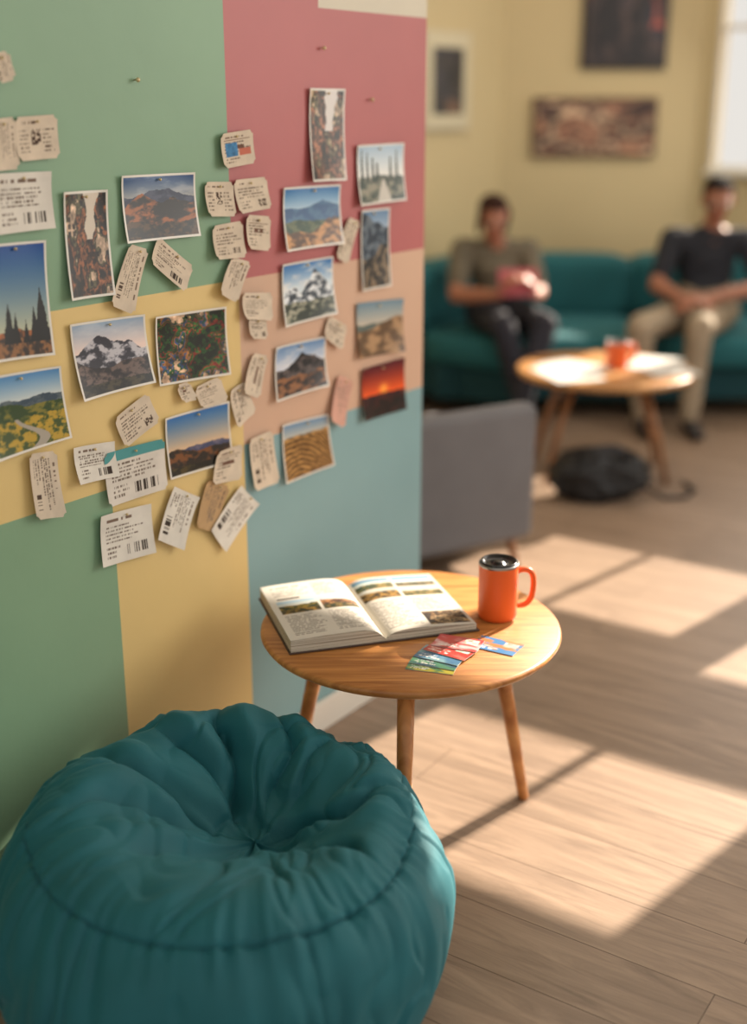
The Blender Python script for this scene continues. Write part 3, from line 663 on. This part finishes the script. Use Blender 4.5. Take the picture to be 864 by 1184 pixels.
# ============================================================ PEOPLE
def build_figure(name,prims,mats,voxel,parent):
    bm=bmesh.new();info=[]
    for pr in prims:
        pts=[]
        for c,r,R in pr['e']:
            t=bmesh.new();bmesh.ops.create_icosphere(t,subdivisions=3,radius=1)
            for v in t.verts:
                q=Vector((v.co.x*r[0],v.co.y*r[1],v.co.z*r[2]))
                if R is not None: q=R@q
                pts.append(q+c)
            t.free()
        hb=bmesh.new()
        for p in pts: hb.verts.new(p)
        res=bmesh.ops.convex_hull(hb,input=hb.verts)
        bmesh.ops.delete(hb,geom=[g for g in hb.verts if not g.link_faces],context='VERTS')
        tm=bpy.data.meshes.new('t');hb.to_mesh(tm);hb.free();bm.from_mesh(tm);bpy.data.meshes.remove(tm)
        A=pr['e'][0];B=pr['e'][-1]
        info.append((np.array(A[0]),np.array(B[0]),min(A[1]),min(B[1]),pr['l']))
    bmesh.ops.recalc_face_normals(bm,faces=bm.faces)
    me=bpy.data.meshes.new(name+'_raw');bm.to_mesh(me);bm.free()
    ob=bpy.data.objects.new(name+'_raw',me);col.objects.link(ob)
    rm=ob.modifiers.new('r','REMESH');rm.mode='VOXEL';rm.voxel_size=voxel
    sm=ob.modifiers.new('s','SMOOTH');sm.factor=.5;sm.iterations=4
    dg=bpy.context.evaluated_depsgraph_get();dg.update()
    nm=bpy.data.meshes.new_from_object(ob.evaluated_get(dg))
    bpy.data.objects.remove(ob)
    nm.name=name
    n=len(nm.polygons);c=np.zeros(n*3);nm.polygons.foreach_get('center',c);c=c.reshape(-1,3)
    best=np.full(n,1e9);lab=np.zeros(n,int)
    for a,b,ra,rb,l in info:
        ab=b-a;L2=max(ab@ab,1e-9);t=np.clip(((c-a)@ab)/L2,0,1);d=np.linalg.norm(c-(a+t[:,None]*ab),axis=1)-(ra+(rb-ra)*t)
        k=d<best;best[k]=d[k];lab[k]=l
    nm.materials.clear()
    for m in mats:nm.materials.append(m)
    nm.polygons.foreach_set('material_index',lab.tolist());nm.polygons.foreach_set('use_smooth',[True]*n)
    # soft cloth folds on garment vertices only
    if len(mats)>1:
        cl=np.zeros(len(nm.vertices),bool)
        for p in nm.polygons:
            if p.material_index in(1,2):
                for vi in p.vertices: cl[vi]=True
        nr=[v.normal.copy() for v in nm.vertices]
        for v in nm.vertices:
            if cl[v.index]:
                X=v.co*9;X=X+Vector((noise.noise(X*.7),0,noise.noise(X*.7+Vector((5,0,0)))))*1.2
                v.co+=nr[v.index]*(.006*noise.noise(X)-.006*max(0,1-abs(noise.noise(X*.8+Vector((2,8,1))))*5))
    nm.update()
    o=bpy.data.objects.new(name,nm);col.objects.link(o);o.parent=parent
    return o
def V3(*a): return Vector(a)
def cap(a,ra,b,rb,l): return {'e':[(Vector(a),(ra,)*3,None),(Vector(b),(rb,)*3,None)],'l':l}
def hand(w,d,nrm,side,curl,l,k=1):
    d=d.normalized();nrm=(nrm-d*nrm.dot(d)).normalized();sd=d.cross(nrm)*side;pr=[]
    pr.append({'e':[(w,(.022*k,)*3,None),(w+d*.075*k+sd*.026*k,(.012*k,)*3,None),(w+d*.08*k-sd*.026*k,(.011*k,)*3,None)],'l':l})
    for i,(o,ln) in enumerate(((.030,.037),(.010,.042),(-.010,.039),(-.029,.031))):
        p=w+d*.078*k+sd*o*k
        for j,f in enumerate((1,.75,.6)):
            dd=(d*math.cos(curl*(j+1)*.8)-nrm*math.sin(curl*(j+1)*.8))
            q=p+dd*ln*f*k;pr.append(cap(p,.0092*k-.0006*j,q,.0088*k-.0008*j,l));p=q
    p=w+d*.02*k+sd*.022*k;q=p+(d*.6+sd*.65-nrm*.3)*.042*k;pr.append(cap(p,.013*k,q,.0105*k,l));r=q+(d*.9+sd*.1-nrm*.35)*.034*k;pr.append(cap(q,.0105*k,r,.0085*k,l))
    return pr
def head_parts(hc,yaw,pitch,k,l,parent,haircol,woman,name):
    R=(Matrix.Rotation(yaw,3,'Z')@Matrix.Rotation(pitch,3,'X'))
    def P(x,f,u): return hc+R@Vector((x,-f,u))*k
    E=lambda c,r:(c,tuple(v*k for v in r),R)
    pr=[{'e':[E(P(0,-.012,.028),(.073,.09,.078))],'l':l},
        {'e':[E(P(0,.02,.01),(.062,.066,.07)),E(P(0,.052,-.075),(.028,.026,.026)),E(P(0,.0,-.055),(.048,.05,.03))],'l':l},
        {'e':[E(P(0,.088,.02),(.009,.008,.009)),E(P(0,.106,-.018),(.013,.010,.009))],'l':l},
        {'e':[E(P(.032,.07,.028),(.022,.016,.009)),E(P(-.032,.07,.028),(.022,.016,.009))],'l':l},
        {'e':[E(P(.075,-.008,0),(.009,.018,.03))],'l':l},{'e':[E(P(-.075,-.008,0),(.009,.018,.03))],'l':l}]
    def blob(nm,items,m):
        bm=bmesh.new()
        for c,r in items:
            M=Matrix.Translation(c)@R.to_4x4()@Matrix.Diagonal((*[v*k for v in r],1))
            bmesh.ops.create_uvsphere(bm,u_segments=16,v_segments=12,radius=1,matrix=M)
        me=bpy.data.meshes.new(nm);bm.to_mesh(me);bm.free();me.materials.append(m);me.polygons.foreach_set('use_smooth',[True]*len(me.polygons))
        o=bpy.data.objects.new(nm,me);col.objects.link(o);o.parent=parent
    blob('eye_whites',[(P(s*.031,.078,.005),(.013,.010,.008)) for s in(1,-1)],mat(name+'_eye_white',(215,210,205),.3))
    blob('irises',[(P(s*.031,.0865,.005),(.006,.003,.006)) for s in(1,-1)],mat(name+'_iris',(45,30,20),.2))
    blob('eyebrows',[(P(s*.032,.087,.034),(.018,.005,.004)) for s in(1,-1)],haircol)
    blob('lips',[(P(0,.088,-.048),(.022,.007,.005)),(P(0,.086,-.056),(.018,.007,.005))],mat(name+'_lips',(160,85,75),.5))
    hp=[{'e':[E(P(0,-.03,.048),(.079,.088,.072))],'l':0},{'e':[E(P(0,-.045,.0),(.074,.07,.06)),E(P(0,-.055,-.045),(.055,.045,.03))],'l':0},
        {'e':[E(P(.068,-.01,.04),(.012,.03,.03)),E(P(-.068,-.01,.04),(.012,.03,.03))],'l':0},{'e':[E(P(0,.045,.092),(.055,.03,.018))],'l':0}]
    if woman:
        hp+=[{'e':[E(P(0,-.10,.05),(.042,.038,.042))],'l':0},{'e':[E(P(.074,.01,.03),(.012,.03,.04)),E(P(.072,-.01,-.05),(.014,.025,.04))],'l':0},
             {'e':[E(P(-.074,.01,.03),(.012,.03,.04)),E(P(-.072,-.01,-.05),(.014,.025,.04))],'l':0}]
    build_figure('hair',hp,[haircol],.006,parent)
    return pr
def person(name,J,k,cols,woman,yaw,pitch,handinfo):
    e=empty(name);sk,sh,pa,so,ha=cols
    pr=[]
    hL,hR=J['hipL'],J['hipR'];pc=(hL+hR)/2;sL,sR=J['shL'],J['shR'];ch=J['chest'];wa=(pc+V3(0,0,.06)+ch)/2
    pr.append({'e':[(hL+V3(0,0,.01),(.095*k,.10*k,.085*k),None),(hR+V3(0,0,.01),(.095*k,.10*k,.085*k),None),(wa-V3(0,0,.03),(.12*k,.10*k,.06*k),None)],'l':2})
    wx=.118 if woman else .135
    pr.append({'e':[(pc+V3(0,0,.10),(.145*k,.118*k,.06*k),None),(wa,(wx*k,.10*k,.08*k),None)],'l':1})
    pr.append({'e':[(wa,(wx*k,.10*k,.08*k),None),(ch,(.155*k,.112*k,.11*k),None)],'l':1})
    pr.append({'e':[(ch+V3(0,0,.03),(.13*k,.095*k,.09*k),None),(sL,(.058*k,)*3,None),(sR,(.058*k,)*3,None)],'l':1})
    if woman: pr.append({'e':[(ch+V3(.06,-.075,0)*k,(.05*k,)*3,None),(ch+V3(-.06,-.075,0)*k,(.05*k,)*3,None)],'l':1})
    nb=(sL+sR)/2+V3(0,0,.03);hc=J['head']
    pr.append({'e':[(sL*.3+sR*.7+V3(0,0,.01),(.05*k,)*3,None),(sR*.3+sL*.7+V3(0,0,.01),(.05*k,)*3,None),(nb+V3(0,0,.01),(.056*k,)*3,None)],'l':1})
    pr.append(cap(nb,.050*k,hc+V3(0,.02,-.05)*k,.048*k,0))
    for s,sho,el,wr in((1,sL,J['elL'],J['wrL']),(-1,sR,J['elR'],J['wrR'])):
        mid=sho.lerp(el,.72)
        pr.append(cap(sho,.064*k,mid,.056*k,1));pr.append(cap(mid,.045*k,el,.041*k,0))
        pr.append(cap(el,.041*k,el.lerp(wr,.3),.041*k,0));pr.append(cap(el.lerp(wr,.3),.041*k,wr,.026*k,0))
        d,n,c,sd=handinfo[0 if s==1 else 1];pr+=hand(wr+d.normalized()*.02*k,d,n,sd,c,0,k)
    for s,hp,kn,an in((1,hL,J['knL'],J['anL']),(-1,hR,J['knR'],J['anR'])):
        pr.append(cap(hp,.092*k,kn,.066*k,2));pr.append(cap(kn,.066*k,kn.lerp(an,.35)+V3(0,.012,0),.062*k,2));pr.append(cap(kn.lerp(an,.35)+V3(0,.012,0),.062*k,an,.048*k,2))
        toe=an+J['toe']*k
        pr.append({'e':[(V3(an.x,an.y+.02,.045),(.037*k,.045*k,.04*k),None),(V3(toe.x,toe.y,.034),(.040*k,.05*k,.029*k),None)],'l':3})
    pr+=head_parts(hc,yaw,pitch,k,0,e,ha,woman,name)
    build_figure('body',pr,[sk,sh,pa,so],.0062,e)
    return e
m_hair=mat('hair_dark_brown',(22,15,12),.9,.5,150,.2,40,spec=.1)
m_hair2=mat('hair_auburn_brown',(50,27,20),.8,.5,150,.2,40,spec=.2)
sk1=mat('skin_tan',(156,104,80),.5,.1,80);sk2=mat('skin_warm',(168,112,88),.5,.1,80)
person('seated_man',dict(hipL=V3(1.74,6.14,.495),hipR=V3(1.57,6.14,.495),chest=V3(1.645,6.17,.74),shL=V3(1.825,6.15,.845),shR=V3(1.465,6.13,.845),
  head=V3(1.665,6.10,1.03),elL=V3(1.90,6.00,.635),elR=V3(1.375,6.00,.64),wrL=V3(1.60,5.86,.60),wrR=V3(1.46,5.86,.605),
  knL=V3(1.52,5.69,.49),knR=V3(1.24,5.70,.485),anL=V3(1.49,5.63,.09),anR=V3(1.27,5.66,.09),toe=V3(0,-.15,0)),.97,
  (sk1,mat('tshirt_black',(26,28,36),.85,.3,90,.1,10,bdist=.006),mat('chinos_beige',(150,134,112),.85,.3,50,.08,8,bdist=.008),mat('shoe_dark',(40,34,32),.6),m_hair),
  False,math.radians(-8),math.radians(14),((V3(-.9,-.3,-.1),V3(.2,-.6,.8),.5,1),(V3(.9,-.35,-.05),V3(-.1,-.5,.85),.5,-1)))
person('seated_woman',dict(hipL=V3(.69,6.14,.49),hipR=V3(.54,6.14,.49),chest=V3(.60,6.13,.71),shL=V3(.755,6.10,.80),shR=V3(.435,6.12,.80),
  head=V3(.575,6.02,.955),elL=V3(.80,5.98,.61),elR=V3(.40,5.97,.60),wrL=V3(.755,5.80,.625),wrR=V3(.59,5.79,.625),
  knL=V3(.80,5.70,.50),knR=V3(.60,5.68,.50),anL=V3(.66,5.50,.10),anR=V3(.72,5.60,.09),toe=V3(-.02,-.14,0)),.92,
  (sk2,mat('tshirt_olive_grey',(104,96,80),.85,.3,90,.1,10,bdist=.006),mat('trousers_charcoal',(34,34,44),.85,.3,50,.08,8,bdist=.008),mat('shoe_black',(30,28,28),.6),m_hair2),
  True,math.radians(10),math.radians(22),((V3(-.15,-.5,.55),V3(.8,.2,.3),.45,-1),(V3(.15,-.5,.55),V3(-.8,.2,.3),.45,1)))
nb=empty('pink_notebook')
Mn=Matrix.Translation((.672,5.745,.69))@Matrix.Rotation(math.radians(-35),4,'X')
m_pk=mat('notebook_pink',(170,84,92),.7)
box('cover_front',(-.088,.004,-.068),(.088,.007,.068),m_paper,nb,0,Mn);box('cover_back',(-.09,-.004,-.07),(.09,.003,.07),m_pk,nb,.0015,Mn)
# ============================================================ LIGHTS
su=bpy.data.lights.new('sun','SUN');su.energy=16.5;su.angle=math.radians(.35);su.color=(1,.875,.73)
so_=bpy.data.objects.new('sun',su);col.objects.link(so_)
u=Vector((.7071,.7071,0));dirv=-(u*math.cos(math.radians(27))+Vector((0,0,math.sin(math.radians(27)))))
so_.rotation_euler=dirv.to_track_quat('-Z','Y').to_euler();so_.location=(5,6,4)
def area(name,loc,tgt,sx,sy,p,c):
    l=bpy.data.lights.new(name,'AREA');l.shape='RECTANGLE';l.size=sx;l.size_y=sy;l.energy=p;l.color=c
    o=bpy.data.objects.new(name,l);col.objects.link(o);o.location=loc;o.rotation_euler=(Vector(tgt)-Vector(loc)).to_track_quat('-Z','Y').to_euler();return o
area('window_skylight',(3.4,3.0,2.1),(-.3,2.4,.8),2.4,1.8,66,(1,.955,.89))  # added soft fill from the right; no window stands at this spot
area('ceiling_light_back',(1.2,5.0,3.4),(1.2,5.2,0),2.2,1.6,28,(1,.92,.80))  # added overhead fill for the back seating area, not a lamp fixture
area('window_glow_back',(2.35,6.45,1.9),(1.0,5.0,.6),.9,1.2,14,(1,.94,.86))
w=bpy.data.worlds.new('world');sc.world=w;w.use_nodes=True
w.node_tree.nodes['Background'].inputs[0].default_value=(1,.96,.90,1);w.node_tree.nodes['Background'].inputs[1].default_value=.82
